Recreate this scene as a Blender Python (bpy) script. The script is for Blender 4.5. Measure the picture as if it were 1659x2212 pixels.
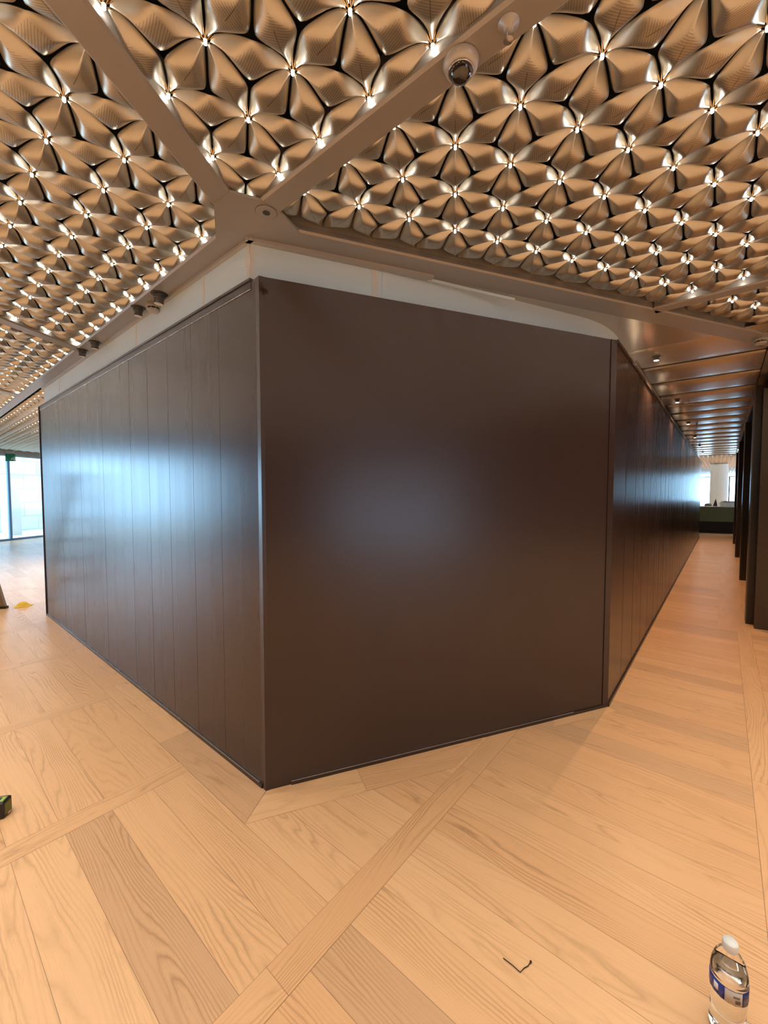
import bpy, bmesh, math, random
import numpy as np
from mathutils import Vector, Matrix
random.seed(7)
R = math.radians
S = bpy.context.scene
C = S.collection
for o in list(bpy.data.objects):
    bpy.data.objects.remove(o)

# ------------------------------------------------------------------ camera
CH = 1.45                      # camera height
cam_d = bpy.data.cameras.new('camera')
cam = bpy.data.objects.new('camera', cam_d)
C.objects.link(cam)
cam_d.sensor_fit = 'HORIZONTAL'
cam_d.sensor_width = 36.0
cam_d.lens = 878.0 / 1659.0 * 36.0
cam_d.clip_start = 0.02
cam_d.clip_end = 300
HEAD = 39.8                    # heading, degrees from +X towards +Y
PITCH = math.degrees(math.atan(40 / 878))
cam.location = (0, 0, CH)
cam.rotation_euler = (R(90 - PITCH), 0, R(HEAD - 90))
S.camera = cam

# ------------------------------------------------------------------ light
S.view_settings.view_transform = 'Standard'
S.view_settings.look = 'None'
S.view_settings.exposure = 0.0
S.view_settings.gamma = 1.0
S.view_settings.use_curve_mapping = False
SKY = (0.40, 0.70, 1.0)
SKY_STRENGTH = 12.0
LED_STRENGTH = 62.0
FILL_WATTS = 6.0                    # watts per square metre of the added area fill
LED_COLOR = (1.0, 0.93, 0.82)
wd = bpy.data.worlds.new('sky')
S.world = wd
wd.use_nodes = True
bg = wd.node_tree.nodes['Background']
bg.inputs[0].default_value = (*SKY, 1)
bg.inputs[1].default_value = SKY_STRENGTH

# ------------------------------------------------------------------ material helpers
def newmat(name):
    m = bpy.data.materials.new(name)
    m.use_nodes = True
    return m, m.node_tree, m.node_tree.nodes['Principled BSDF']

def nd(nt, typ, **kw):
    n = nt.nodes.new(typ)
    for k, v in kw.items():
        setattr(n, k, v)
    return n

def mth(nt, op, a, b=None, c=None):
    n = nt.nodes.new('ShaderNodeMath')
    n.operation = op
    for i, v in enumerate((a, b, c)):
        if v is None:
            continue
        if isinstance(v, (int, float)):
            n.inputs[i].default_value = v
        else:
            nt.links.new(v, n.inputs[i])
    return n.outputs[0]

def mixc(nt, f, a, b, mode='MIX'):
    n = nt.nodes.new('ShaderNodeMix')
    n.data_type = 'RGBA'
    n.blend_type = mode
    for i, v in ((0, f), (6, a), (7, b)):
        if isinstance(v, (int, float)):
            n.inputs[i].default_value = v
        elif isinstance(v, tuple):
            n.inputs[i].default_value = (*v, 1)
        else:
            nt.links.new(v, n.inputs[i])
    return n.outputs[2]

def noise(nt, vec, scale=5, detail=2, rough=.5, dist=0):
    n = nt.nodes.new('ShaderNodeTexNoise')
    n.inputs['Scale'].default_value = scale
    n.inputs['Detail'].default_value = detail
    n.inputs['Roughness'].default_value = rough
    n.inputs['Distortion'].default_value = dist
    if vec is not None:
        nt.links.new(vec, n.inputs['Vector'])
    return n.outputs[0]

def mapping(nt, vec, scale=(1, 1, 1), rot=(0, 0, 0)):
    n = nt.nodes.new('ShaderNodeMapping')
    n.inputs['Scale'].default_value = scale
    n.inputs['Rotation'].default_value = rot
    nt.links.new(vec, n.inputs['Vector'])
    return n.outputs[0]

def plain(name, col, rough=.5, metal=0.0, spec=.5, var=.06, vs=8, bump=0.0, bs=200):
    m, nt, p = newmat(name)
    tc = nd(nt, 'ShaderNodeTexCoord')
    n1 = noise(nt, tc.outputs['Object'], vs, 3)
    a = tuple(c * (1 - var) for c in col)
    b = tuple(min(1, c * (1 + var)) for c in col)
    nt.links.new(mixc(nt, n1, a, b), p.inputs['Base Color'])
    p.inputs['Roughness'].default_value = rough
    p.inputs['Metallic'].default_value = metal
    p.inputs['Specular IOR Level'].default_value = spec
    if bump:
        bn = nd(nt, 'ShaderNodeBump')
        bn.inputs['Strength'].default_value = bump
        bn.inputs['Distance'].default_value = .002
        nt.links.new(noise(nt, tc.outputs['Object'], bs, 2), bn.inputs['Height'])
        nt.links.new(bn.outputs[0], p.inputs['Normal'])
    return m

def emis(name, col, strength):
    m, nt, p = newmat(name)
    p.inputs['Base Color'].default_value = (*col, 1)
    p.inputs['Emission Color'].default_value = (*col, 1)
    p.inputs['Emission Strength'].default_value = strength
    return m

def wood_floor():
    m, nt, p = newmat('oak_floor')
    def uv(n):
        x = nd(nt, 'ShaderNodeUVMap', uv_map=n)
        s = nd(nt, 'ShaderNodeSeparateXYZ')
        nt.links.new(x.outputs[0], s.inputs[0])
        return x.outputs[0], s.outputs[0], s.outputs[1]
    g, gx, gy = uv('grain')
    _, ex, ey = uv('edge')
    _, fx, fy = uv('far')
    _, r1, r2 = uv('rand')
    # contour lines of a stretched noise give the cathedral figure
    big = noise(nt, mapping(nt, g, (.55, 5.0, 1)), 1.0, 2.5, .45, .2)
    wob = noise(nt, mapping(nt, g, (14, 30, 1)), 1.0, 2, .5)
    field = mth(nt, 'ADD', mth(nt, 'MULTIPLY', big, 24), mth(nt, 'MULTIPLY', wob, .55))
    field = mth(nt, 'ADD', field, mth(nt, 'MULTIPLY', gy, mth(nt, 'MULTIPLY_ADD', r2, 60, 20)))
    fr = mth(nt, 'FRACT', field)
    ring = mth(nt, 'POWER', mth(nt, 'ABSOLUTE', mth(nt, 'MULTIPLY_ADD', fr, 2, -1)), 2.6)
    pores = noise(nt, mapping(nt, g, (12, 420, 1)), 1.0, 2, .6)
    pores = mth(nt, 'MULTIPLY', mth(nt, 'GREATER_THAN', pores, .56), .6)
    soft = noise(nt, mapping(nt, g, (1.6, 9, 1)), 1.0, 2, .5)
    dens = mth(nt, 'SMOOTHSTEP' if False else 'MULTIPLY', mth(nt, 'MAXIMUM', mth(nt, 'MULTIPLY_ADD', soft, 3.2, -1.05), .12), 1)
    dens = mth(nt, 'MINIMUM', dens, 1)
    dark = mth(nt, 'MULTIPLY', mth(nt, 'MULTIPLY', ring, dens), mth(nt, 'MULTIPLY_ADD', r2, .35, .55))
    dark = mth(nt, 'MAXIMUM', dark, mth(nt, 'MULTIPLY', mth(nt, 'MULTIPLY', pores, dens), .5))
    tone = mixc(nt, r1, (.68, .385, .195), (.80, .495, .27))
    tone = mixc(nt, mth(nt, 'MULTIPLY', mth(nt, 'GREATER_THAN', r1, .90), .75), tone, (.52, .305, .175))
    tone = mixc(nt, mth(nt, 'MULTIPLY', soft, .35), tone, (.86, .50, .235))
    col = mixc(nt, mth(nt, 'MULTIPLY', dark, .74), tone, (.30, .155, .07))
    knot = noise(nt, mapping(nt, g, (3.0, 9.0, 1)), 1.0, 1, .5)
    knot = mth(nt, 'MULTIPLY', mth(nt, 'GREATER_THAN', knot, .79), .25)
    col = mixc(nt, knot, col, (.25, .13, .06))
    e = mth(nt, 'MINIMUM', mth(nt, 'MINIMUM', ex, ey), mth(nt, 'MINIMUM', fx, fy))
    gap = mth(nt, 'LESS_THAN', e, .0009)
    gap = mth(nt, 'MULTIPLY', gap, .62)
    col = mixc(nt, gap, col, (.12, .06, .03))
    nt.links.new(col, p.inputs['Base Color'])
    rg = mth(nt, 'MULTIPLY_ADD', soft, .10, .27)
    nt.links.new(rg, p.inputs['Roughness'])
    p.inputs['Specular IOR Level'].default_value = .5
    bn = nd(nt, 'ShaderNodeBump')
    bn.inputs['Strength'].default_value = .25
    bn.inputs['Distance'].default_value = .0012
    nt.links.new(mth(nt, 'SUBTRACT', 1, mth(nt, 'MAXIMUM', dark, mth(nt, 'MULTIPLY', gap, 2))), bn.inputs['Height'])
    nt.links.new(bn.outputs[0], p.inputs['Normal'])
    return m

def hoarding_mat(name='brown_film', bump=.28, var=.10):
    m, nt, p = newmat(name)
    tc = nd(nt, 'ShaderNodeTexCoord')
    st = noise(nt, mapping(nt, tc.outputs['Object'], (9, 9, .12)), 1.0, 4, .6)
    fine = noise(nt, mapping(nt, tc.outputs['Object'], (60, 60, .6)), 1.0, 2, .5)
    col = mixc(nt, noise(nt, tc.outputs['Object'], 3, 2), (.043, .0250, .0205), (.050, .029, .0235))
    nt.links.new(col, p.inputs['Base Color'])
    nt.links.new(mth(nt, 'MULTIPLY_ADD', st, var, .265 - var / 2), p.inputs['Roughness'])
    p.inputs['Specular IOR Level'].default_value = .55
    bn = nd(nt, 'ShaderNodeBump')
    bn.inputs['Strength'].default_value = bump
    bn.inputs['Distance'].default_value = .0016
    nt.links.new(mth(nt, 'ADD', st, mth(nt, 'MULTIPLY', fine, .12)), bn.inputs['Height'])
    nt.links.new(bn.outputs[0], p.inputs['Normal'])
    return m

def petal_mat(name, slit):
    m, nt, p = newmat(name)
    x = nd(nt, 'ShaderNodeUVMap', uv_map='uv')
    s = nd(nt, 'ShaderNodeSeparateXYZ')
    nt.links.new(x.outputs[0], s.inputs[0])
    t, v = s.outputs[0], s.outputs[1]             # -1..1 both
    at, av = mth(nt, 'ABSOLUTE', t), mth(nt, 'ABSOLUTE', v)
    dia = mth(nt, 'LESS_THAN', mth(nt, 'ADD', mth(nt, 'MULTIPLY', at, 2.3), mth(nt, 'MULTIPLY', av, 1.25)), 1)
    ln = mth(nt, 'LESS_THAN', mth(nt, 'FRACT', mth(nt, 'MULTIPLY', mth(nt, 'MULTIPLY_ADD', v, .16, t), 17)), .24)
    dots = mth(nt, 'LESS_THAN', mth(nt, 'FRACT', mth(nt, 'MULTIPLY', v, 17)), .72)
    hole = mth(nt, 'MULTIPLY', mth(nt, 'MULTIPLY', dia, ln), dots)
    if slit:
        sl = mth(nt, 'LESS_THAN', mth(nt, 'ABSOLUTE', mth(nt, 'MULTIPLY_ADD', t, -.05, mth(nt, 'ADD', v, .0))), .022)
        sl = mth(nt, 'MULTIPLY', sl, mth(nt, 'MULTIPLY', mth(nt, 'GREATER_THAN', t, -.1), mth(nt, 'LESS_THAN', t, .72)))
        hole = mth(nt, 'MAXIMUM', hole, sl)
    tc = nd(nt, 'ShaderNodeTexCoord')
    n1 = noise(nt, tc.outputs['Object'], 22, 3)
    col = mixc(nt, n1, (.50, .465, .39), (.63, .59, .505))
    col = mixc(nt, mth(nt, 'MULTIPLY', hole, .6), col, (.06, .035, .015))
    nt.links.new(col, p.inputs['Base Color'])
    p.inputs['Metallic'].default_value = .85
    nt.links.new(mth(nt, 'MULTIPLY_ADD', n1, .1, .33), p.inputs['Roughness'])
    return m

def stone_mat():
    m, nt, p = newmat('pale_stone_blocks')
    tc = nd(nt, 'ShaderNodeTexCoord')
    b = nd(nt, 'ShaderNodeTexBrick')
    nt.links.new(mapping(nt, tc.outputs['Object'], (1, 1, 1), (R(90), 0, 0)), b.inputs['Vector'])
    b.inputs['Color1'].default_value = (.42, .43, .44, 1)
    b.inputs['Color2'].default_value = (.52, .53, .54, 1)
    b.inputs['Mortar'].default_value = (.20, .23, .26, 1)
    b.inputs['Scale'].default_value = 1
    b.inputs['Mortar Size'].default_value = .012
    b.inputs['Brick Width'].default_value = 1.1
    b.inputs['Row Height'].default_value = .55
    nt.links.new(b.outputs[0], p.inputs['Base Color'])
    p.inputs['Roughness'].default_value = .8
    return m

def glass_mat(name='window_glass', tint=(.92, .97, .98)):
    m, nt, p = newmat(name)
    nt.nodes.remove(p)
    out = nt.nodes['Material Output']
    fr = nd(nt, 'ShaderNodeFresnel')
    fr.inputs[0].default_value = 1.45
    tr = nd(nt, 'ShaderNodeBsdfTransparent')
    tr.inputs[0].default_value = (*tint, 1)
    gl = nd(nt, 'ShaderNodeBsdfGlossy')
    gl.inputs['Roughness'].default_value = .02
    mx = nd(nt, 'ShaderNodeMixShader')
    nt.links.new(mth(nt, 'MULTIPLY', fr.outputs[0], .6), mx.inputs[0])
    nt.links.new(tr.outputs[0], mx.inputs[1])
    nt.links.new(gl.outputs[0], mx.inputs[2])
    nt.links.new(mx.outputs[0], out.inputs[0])
    return m

M = dict(
    floor=wood_floor(), hoard=hoarding_mat(), hoard_f=hoarding_mat('smooth_brown_film', .01, .015), petal=petal_mat('champagne_petal', False), petal_s=petal_mat('champagne_petal_slit', True),
    chrome=plain('polished_champagne', (.86, .72, .50), .18, 1.0, var=.03),
    led=emis('led', LED_COLOR, LED_STRENGTH),
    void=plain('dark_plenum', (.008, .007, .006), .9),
    beam=plain('taupe_metal', (.37, .35, .33), .42, .35, var=.04, vs=3, bump=.08, bs=600),
    cove=plain('grey_trim', (.50, .48, .45), .4, .2),
    corr=plain('satin_bronze_panel', (.58, .51, .44), .25, .7, var=.04, vs=2, bump=.05, bs=500),
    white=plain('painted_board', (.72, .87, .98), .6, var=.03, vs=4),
    tape=plain('joint_filler', (.78, .79, .78), .7, var=.04, vs=30),
    dark=plain('dark_bronze', (.035, .027, .022), .3, .2),
    darkbr=plain('bronze_cladding', (.085, .066, .05), .32, .5),
    black=plain('black_plastic', (.012, .012, .012), .4),
    gun=plain('gunmetal', (.10, .095, .09), .38, .6),
    edge=plain('bare_aluminium', (.62, .62, .64), .25, .9),
    trimb=plain('brown_trim', (.035, .022, .018), .3),
    whitepl=plain('white_plastic', (.70, .69, .66), .45),
    greyp=plain('grey_plastic', (.42, .40, .38), .4),
    stone=stone_mat(), lightstone=plain('sunlit_stone', (.62, .62, .60), .8, vs=2),
    glass=glass_mat(), glass_t=glass_mat('tinted_glass', (.34, .22, .19)), frame=plain('slate_frame', (.12, .20, .30), .4, .3),
    lamp=emis('lamp_face', (1.0, .86, .66), 14),
    wallp=plain('plaster', (.42, .36, .29), .7), conc=plain('terrace_paving', (.5, .5, .48), .8),
    green=plain('sign_green', (.0, .20, .075), .4), signw=plain('sign_white', (.8, .82, .8), .5),
    lime=plain('lime_plastic', (.30, .42, .075), .4), olive=plain('olive_plastic', (.14, .16, .03), .45),
    yellow=plain('yellow_cloth', (.80, .50, .04), .8, bump=.3, bs=80),
    ladder=plain('worn_timber', (.26, .17, .09), .6, var=.3, vs=14),
    desk=plain('green_laminate', (.22, .23, .11), .4), deskb=plain('desk_base', (.03, .02, .02), .4),
    paper=plain('paper', (.8, .76, .68), .8), navy=plain('blue_label', (.022, .035, .25), .35),
    labelw=plain('grey_label', (.50, .43, .36), .5), ink=plain('label_print', (.12, .07, .04), .6), navyd=plain('dark_blue_label', (.015, .018, .07), .35),
    shade=plain('blind_fabric', (.55, .60, .62), .8),
)
# clear plastic
def plastic(name, col, ior):
    m, nt, p = newmat(name)
    p.inputs['Base Color'].default_value = (*col, 1)
    p.inputs['Transmission Weight'].default_value = 1
    p.inputs['IOR'].default_value = ior
    p.inputs['Roughness'].default_value = .04
    return m
M['pet'] = plastic('clear_bottle_plastic', (.96, .97, .97), 1.12)
M['water'] = plastic('water', (.93, .95, .96), 1.30)

# ------------------------------------------------------------------ mesh helpers
def obj(name, bm, mat, parent=None, smooth=False):
    me = bpy.data.meshes.new(name)
    bmesh.ops.recalc_face_normals(bm, faces=bm.faces)
    bm.to_mesh(me)
    bm.free()
    mats = mat if isinstance(mat, (list, tuple)) else [mat]
    for x in mats:
        me.materials.append(x)
    if smooth:
        me.polygons.foreach_set('use_smooth', [True] * len(me.polygons))
    o = bpy.data.objects.new(name, me)
    C.objects.link(o)
    if parent:
        o.parent = parent
    return o

def tag(o, label=None, cat=None, group=None, kind=None):
    if label: o['label'] = label
    if cat: o['category'] = cat
    if group: o['group'] = group
    if kind: o['kind'] = kind
    return o

def thing(name, label, cat, loc=(0, 0, 0), rz=0, group=None):
    o = bpy.data.objects.new(name, None)
    o.empty_display_size = .05
    C.objects.link(o)
    o.location = loc
    o.rotation_euler = (0, 0, rz)
    return tag(o, label, cat, group)

def bx(bm, x0, x1, y0, y1, z0, z1):
    v = [bm.verts.new(p) for p in ((x0, y0, z0), (x1, y0, z0), (x1, y1, z0), (x0, y1, z0), (x0, y0, z1), (x1, y0, z1), (x1, y1, z1), (x0, y1, z1))]
    for f in ((0, 3, 2, 1), (4, 5, 6, 7), (0, 1, 5, 4), (1, 2, 6, 5), (2, 3, 7, 6), (3, 0, 4, 7)):
        bm.faces.new([v[i] for i in f])

def prism(bm, pts, z0, z1):
    a = [bm.verts.new((x, y, z0)) for x, y in pts]
    b = [bm.verts.new((x, y, z1)) for x, y in pts]
    n = len(pts)
    bm.faces.new(a[::-1]); bm.faces.new(b)
    for i in range(n):
        j = (i + 1) % n
        bm.faces.new([a[i], a[j], b[j], b[i]])

def bar(bm, p, q, w, h, up=(0, 0, 1)):
    p, q = Vector(p), Vector(q)
    d = (q - p).normalized()
    s = d.cross(Vector(up)).normalized()
    t = s.cross(d)
    vs = []
    for c in (p, q):
        for a, b in ((-1, -1), (1, -1), (1, 1), (-1, 1)):
            vs.append(bm.verts.new(c + s * a * w / 2 + t * b * h / 2))
    for f in ((0, 1, 2, 3), (7, 6, 5, 4), (0, 4, 5, 1), (1, 5, 6, 2), (2, 6, 7, 3), (3, 7, 4, 0)):
        bm.faces.new([vs[i] for i in f])

def lathe(bm, prof, n=24, c=(0, 0, 0), cap=True):
    rings = []
    for r, z in prof:
        rings.append([bm.verts.new((c[0] + r * math.cos(2 * math.pi * i / n), c[1] + r * math.sin(2 * math.pi * i / n), c[2] + z)) for i in range(n)])
    for a, b in zip(rings, rings[1:]):
        for i in range(n):
            j = (i + 1) % n
            bm.faces.new([a[i], a[j], b[j], b[i]])
    if cap:
        bm.faces.new(rings[0][::-1]); bm.faces.new(rings[-1])

def tube(bm, pts, r, n=8):
    rings = []
    pts = [Vector(p) for p in pts]
    for k, p in enumerate(pts):
        d = (pts[min(k + 1, len(pts) - 1)] - pts[max(k - 1, 0)]).normalized()
        s = d.cross(Vector((0.1, 0.2, 1))).normalized()
        t = s.cross(d)
        rings.append([bm.verts.new(p + (s * math.cos(2 * math.pi * i / n) + t * math.sin(2 * math.pi * i / n)) * r) for i in range(n)])
    for a, b in zip(rings, rings[1:]):
        for i in range(n):
            j = (i + 1) % n
            bm.faces.new([a[i], a[j], b[j], b[i]])
    bm.faces.new(rings[0][::-1]); bm.faces.new(rings[-1])

def B(): return bmesh.new()

def copy_tree(o, parent=None):
    c = o.copy(); C.objects.link(c); c.parent = parent
    for ch in list(o.children):
        copy_tree(ch, c)
    return c

HR = R(HEAD)
def to_view(x, y, z):
    X = x * math.sin(HR) - y * math.cos(HR)
    Y = x * math.cos(HR) + y * math.sin(HR)
    Z = z - CH
    c, s = math.cos(R(PITCH)), math.sin(R(PITCH))
    d = Y * c - Z * s
    return X, Y * s + Z * c, d

def project(x, y, z):           # used only to rank which repeats show largest and which are in the frame
    X, U, d = to_view(x, y, z)
    if d < .05:
        return None
    return 829.5 + 878 * X / d, 1106 - 878 * U / d

T30 = math.tan(R(30))
ZB = 2.70                       # underside of the ceiling beams
ZN = 2.75                       # ceiling petal nodes
PW = 2.612                      # beam pitch
PU = PW * math.cos(R(30))

# ------------------------------------------------------------------ floor
class Planks:
    def __init__(s): s.v = []; s.f = []; s.g = []; s.e = []; s.fr = []; s.r = []
    def quad(s, org, ax, L, W, z, r1=None):
        # org corner, ax = grain direction angle, L along it, W across (to the left)
        dx, dy = math.cos(ax), math.sin(ax)
        s.poly(org, ax, [(0, 0), (L, 0), (L, W), (0, W)], L, W, z, r1)
    def poly(s, org, ax, loc, L, W, z, r1=None, eo=0):
        dx, dy = math.cos(ax), math.sin(ax)
        ro, rp = random.uniform(0, 90), random.uniform(0, 90)
        r1 = random.random() if r1 is None else r1
        r2 = random.random()
        b = len(s.v)
        for a, c in loc:
            s.v.append((org[0] + dx * a - dy * c, org[1] + dy * a + dx * c, z))
            s.g.append((a + ro, c + rp)); s.e.append((a + eo, c + (eo and .01))); s.fr.append((L - a, W - c)); s.r.append((r1, r2))
        s.f.append(tuple(range(b, b + len(loc))))
P = Planks()
STRIPS = [-.21 + 1.187 * k for k in range(-12, 17)]
SW = .11
PLK = .1728
FU0, FU1, FW0, FW1 = -12, 38, -14, 18
for a, b in zip(STRIPS, STRIPS[1:]):
    y0, y1 = a + SW / 2, b - SW / 2
    n0 = int((FU0 - .93) / PLK)
    n1 = int((FU1 - .93) / PLK)
    for i in range(n0, n1):
        x0 = .93 + i * PLK
        L = y1 - y0
        P.quad((x0 + PLK, y0), R(90), L, PLK, 0)
for c in STRIPS:
    x = FU0 + random.uniform(0, 1)
    if abs(c - .977) < .01:
        x = .676 - 14 * 1.2     # a butt joint in the strip at the foot of the photograph
    while x < FU1:
        L = 1.2 if abs(c - .977) < .01 else random.choice((1.2, 1.8, 2.4))
        P.quad((x, c - SW / 2), 0, L, SW, .0005, random.uniform(.1, .5))
        x += L
# border boards along the brown hoarding
BW = .176
A = (1.108, 1.672); Cc = (3.055, .565)
fa = math.atan2(Cc[1] - A[1], Cc[0] - A[0])
nx, ny = math.sin(fa), -math.cos(fa)              # outward normal of the front face
mit = (.93, 1.572)
ys = [1.57, 2.47, 3.49, 4.60, 5.85, 7.1]
for k, (a, b) in enumerate(zip(ys, ys[1:])):
    if k == 0:
        P.poly((1.108, a), R(90), [(.10, 0), (b - a, 0), (b - a, .178), (0, .178)], b - a, .178, .001)
    else:
        P.quad((1.108, a), R(90), b - a, .178, .001)
c_, s_ = math.cos(fa), math.sin(fa)
def loc_front(t, d): return (A[0] + c_ * t + nx * d, A[1] + s_ * t + ny * d)
L1 = .46
o0 = loc_front(0, BW)
off = (mit[0] - o0[0]) * c_ + (mit[1] - o0[1]) * s_
P.poly(o0, fa, [(off, 0), (L1, 0), (L1, BW), (0, BW)], L1, BW, .001, None, .3)
P.poly(loc_front(L1, BW), fa, [(0, 0), (.50, 0), (.80, BW), (0, BW)], 9, BW, .001)
P.poly(loc_front(1.72, .07), fa, [(0, 0), (.52, 0), (.52, .07), (0.06, .07)], .6, .07, .0008, None, .3)
# border along the right side of the corridor
x = 5.62
while x < 18:
    P.quad((x, -.24), 0, 1.9, .24, .001, .3); x += 1.9
P.v += [(FU0, FW0, -.004), (FU1, FW0, -.004), (FU1, FW1, -.004), (FU0, FW1, -.004)]; _b = len(P.v) - 4
P.f.append((_b, _b + 1, _b + 2, _b + 3)); P.g += [(0, 0)] * 4; P.e += [(0, 0)] * 4; P.fr += [(0, 0)] * 4; P.r += [(.5, .5)] * 4
me = bpy.data.meshes.new('floor')
me.from_pydata(P.v, [], P.f)
for nm, src in (('grain', P.g), ('edge', P.e), ('far', P.fr), ('rand', P.r)):
    l = me.uv_layers.new(name=nm)
    l.data.foreach_set('uv', np.array(src, dtype=np.float32).ravel())
me.materials.append(M['floor'])
fl = bpy.data.objects.new('floor', me); C.objects.link(fl); tag(fl, kind='structure')

# ------------------------------------------------------------------ hoarding (brown film) walls
HT = 2.452
LE = 6.145                     # far end of the left face
CE = 16.9
bm = B(); bx(bm, 1.108, 1.15, 1.70, LE, 0, HT); wl = tag(obj('wall_left', bm, M['hoard']), kind='structure')
bm = B(); prism(bm, [A, Cc, (Cc[0] - nx * .04 - .0, Cc[1] - ny * .04), (A[0] - nx * .04, A[1] - ny * .04 + .0)], 0, HT)
wf = tag(obj('wall_front', bm, M['hoard_f']), kind='structure')
bm = B(); bx(bm, Cc[0], CE, .565 - .004, .60, 0, HT); wr = tag(obj('wall_right', bm, M['hoard']), kind='structure')
bm = B(); bx(bm, 1.15, 3.0, LE - .04, LE, 0, HT)
tag(obj('wall_back', bm, M['hoard']), kind='structure')
# panel joints on the left face
bm = B()
for y in (2.05, 2.36, 2.68, 3.0, 3.33, 3.95, 4.6, 5.3):
    bx(bm, 1.1074, 1.1085, y, y + .0018, .03, HT - .04)
obj('panel_joint', bm, M['trimb'], wl)
bm = B(); bx(bm, 1.1005, 1.108, 1.70, LE + .01, 0, .022); obj('base_strip', bm, M['trimb'], wl)
bm = B(); bx(bm, 1.1003, 1.1065, 1.72, LE + .01, .022, .0245); obj('strip_edge', bm, M['edge'], wl)
bm = B(); bx(bm, 1.100, 1.15, 1.74, LE + .01, HT, HT + .012); bx(bm, 1.1055, 1.108, 1.74, LE + .01, HT - .038, HT); obj('top_channel', bm, M['trimb'], wl)
bm = B(); bx(bm, 1.1045, 1.1075, 1.74, LE + .01, HT - .041, HT - .038); obj('channel_edge', bm, M['edge'], wl)
bm = B(); bx(bm, 1.097, 1.108, LE, LE + .012, 0, HT + .012); obj('end_trim', bm, M['trimb'], wl)
# corner trims (folded edges of the film)
bm = B(); prism(bm, [(A[0] - .001, A[1] + .03), (A[0] - .004, A[1] - .0015), loc_front(.016, .002), loc_front(.016, -.01), (A[0] + .02, A[1] + .03)], 0, HT)
obj('corner_trim', bm, M['hoard'], wf)
def front_strip(t0, t1, d0, d1, z0, z1):
    b = B(); prism(b, [loc_front(t0, d1), loc_front(t1, d1), loc_front(t1, d0), loc_front(t0, d0)], z0, z1); return b
FL = math.hypot(Cc[0] - A[0], Cc[1] - A[1])
obj('base_strip', front_strip(.12, FL, 0, .007, 0, .02), M['trimb'], wf)
obj('strip_edge', front_strip(.12, FL - .3, .002, .0075, .02, .0222), M['edge'], wf)
obj('end_trim', front_strip(FL - .045, FL + .002, 0, .004, 0, HT), M['hoard'], wf)
obj('end_trim', front_strip(FL - .048, FL - .045, 0, .005, 0, HT), M['trimb'], wf)
obj('film_seam', front_strip(.083, .0845, 0, .0012, 1.62, 2.3), M['hoard'], wf)
bm = B(); bx(bm, Cc[0], CE, .553, .561, 0, .025); obj('base_strip', bm, M['trimb'], wr)
bm = B(); bx(bm, Cc[0], CE, .553, .561, HT - .02, HT + .004); obj('top_channel', bm, M['trimb'], wr)
bm = B()
for k in range(1, 28):
    bx(bm, Cc[0] + .45 * k, Cc[0] + .45 * k + .002, .5603, .5612, .03, HT - .03)
obj('panel_joint', bm, M['trimb'], wr)

# white bulkhead above, with a rounded corner into the corridor
def path_wall(name, pts, thick, z0, z1, mat):
    bm = B()
    n = len(pts)
    ns = []
    for i in range(n):
        a = Vector(pts[max(i - 1, 0)]); b = Vector(pts[min(i + 1, n - 1)])
        d = (b - a).normalized(); ns.append(Vector((-d.y, d.x)))
    fr0 = [bm.verts.new((*p, z0)) for p in pts]; fr1 = [bm.verts.new((*p, z1)) for p in pts]
    bk = [Vector(p) + ns[i] * thick for i, p in enumerate(pts)]
    bk0 = [bm.verts.new((*p, z0)) for p in bk]; bk1 = [bm.verts.new((*p, z1)) for p in bk]
    for i in range(n - 1):
        bm.faces.new([fr0[i], fr0[i + 1], fr1[i + 1], fr1[i]])
        bm.faces.new([bk0[i + 1], bk0[i], bk1[i], bk1[i + 1]])
        bm.faces.new([fr0[i + 1], fr0[i], bk0[i], bk0[i + 1]])
        bm.faces.new([fr1[i], fr1[i + 1], bk1[i + 1], bk1[i]])
    bm.faces.new([fr0[0], fr1[0], bk1[0], bk0[0]]); bm.faces.new([fr0[-1], bk0[-1], bk1[-1], fr1[-1]])
    return obj(name, bm, mat)
WC = (1.165, 1.835)
curve = [(1.165, 6.20), WC, (1.75, 1.51), (2.4, 1.175), (2.9, .93)]
def bez(a, b, c, d, n):
    out = []
    for i in range(1, n + 1):
        t = i / n
        out.append(tuple(a[k] * (1 - t) ** 3 + 3 * b[k] * t * (1 - t) ** 2 + 3 * c[k] * t * t * (1 - t) + d[k] * t ** 3 for k in (0, 1)))
    return out
curve += bez((2.9, .93), (3.15, .815), (3.30, .70), (3.72, .685), 12) + [(4.6, .69), (CE, .69)]
# left run and front run are separate so that the corner stays crisp
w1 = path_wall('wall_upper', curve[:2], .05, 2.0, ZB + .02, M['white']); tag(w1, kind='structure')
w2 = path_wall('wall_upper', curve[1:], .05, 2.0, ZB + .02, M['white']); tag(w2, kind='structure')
wa = math.atan2(1.51 - WC[1], 1.75 - WC[0])
def upper_strip(t0, t1, z0, z1, d=.002):
    c, s = math.cos(wa), math.sin(wa)
    px, py = math.sin(wa), -math.cos(wa)
    b = B()
    prism(b, [(WC[0] + c * t + px * e, WC[1] + s * t + py * e) for t, e in ((t0, d), (t1, d), (t1, 0), (t0, 0))], z0, z1)
    return b
obj('filler_strip', upper_strip(0, .022, 2.40, ZB), M['tape'], w2)
obj('filler_strip', upper_strip(.64, .675, 2.40, ZB - .01), M['tape'], w2)
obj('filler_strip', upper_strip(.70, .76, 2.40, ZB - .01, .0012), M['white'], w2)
bm = B(); bx(bm, 1.1625, 1.165, 1.837, 1.862, 2.40, ZB); bx(bm, 1.1615, 1.165, 1.83, 1.875, 2.585, 2.635); obj('filler_strip', bm, M['tape'], w1)
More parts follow.
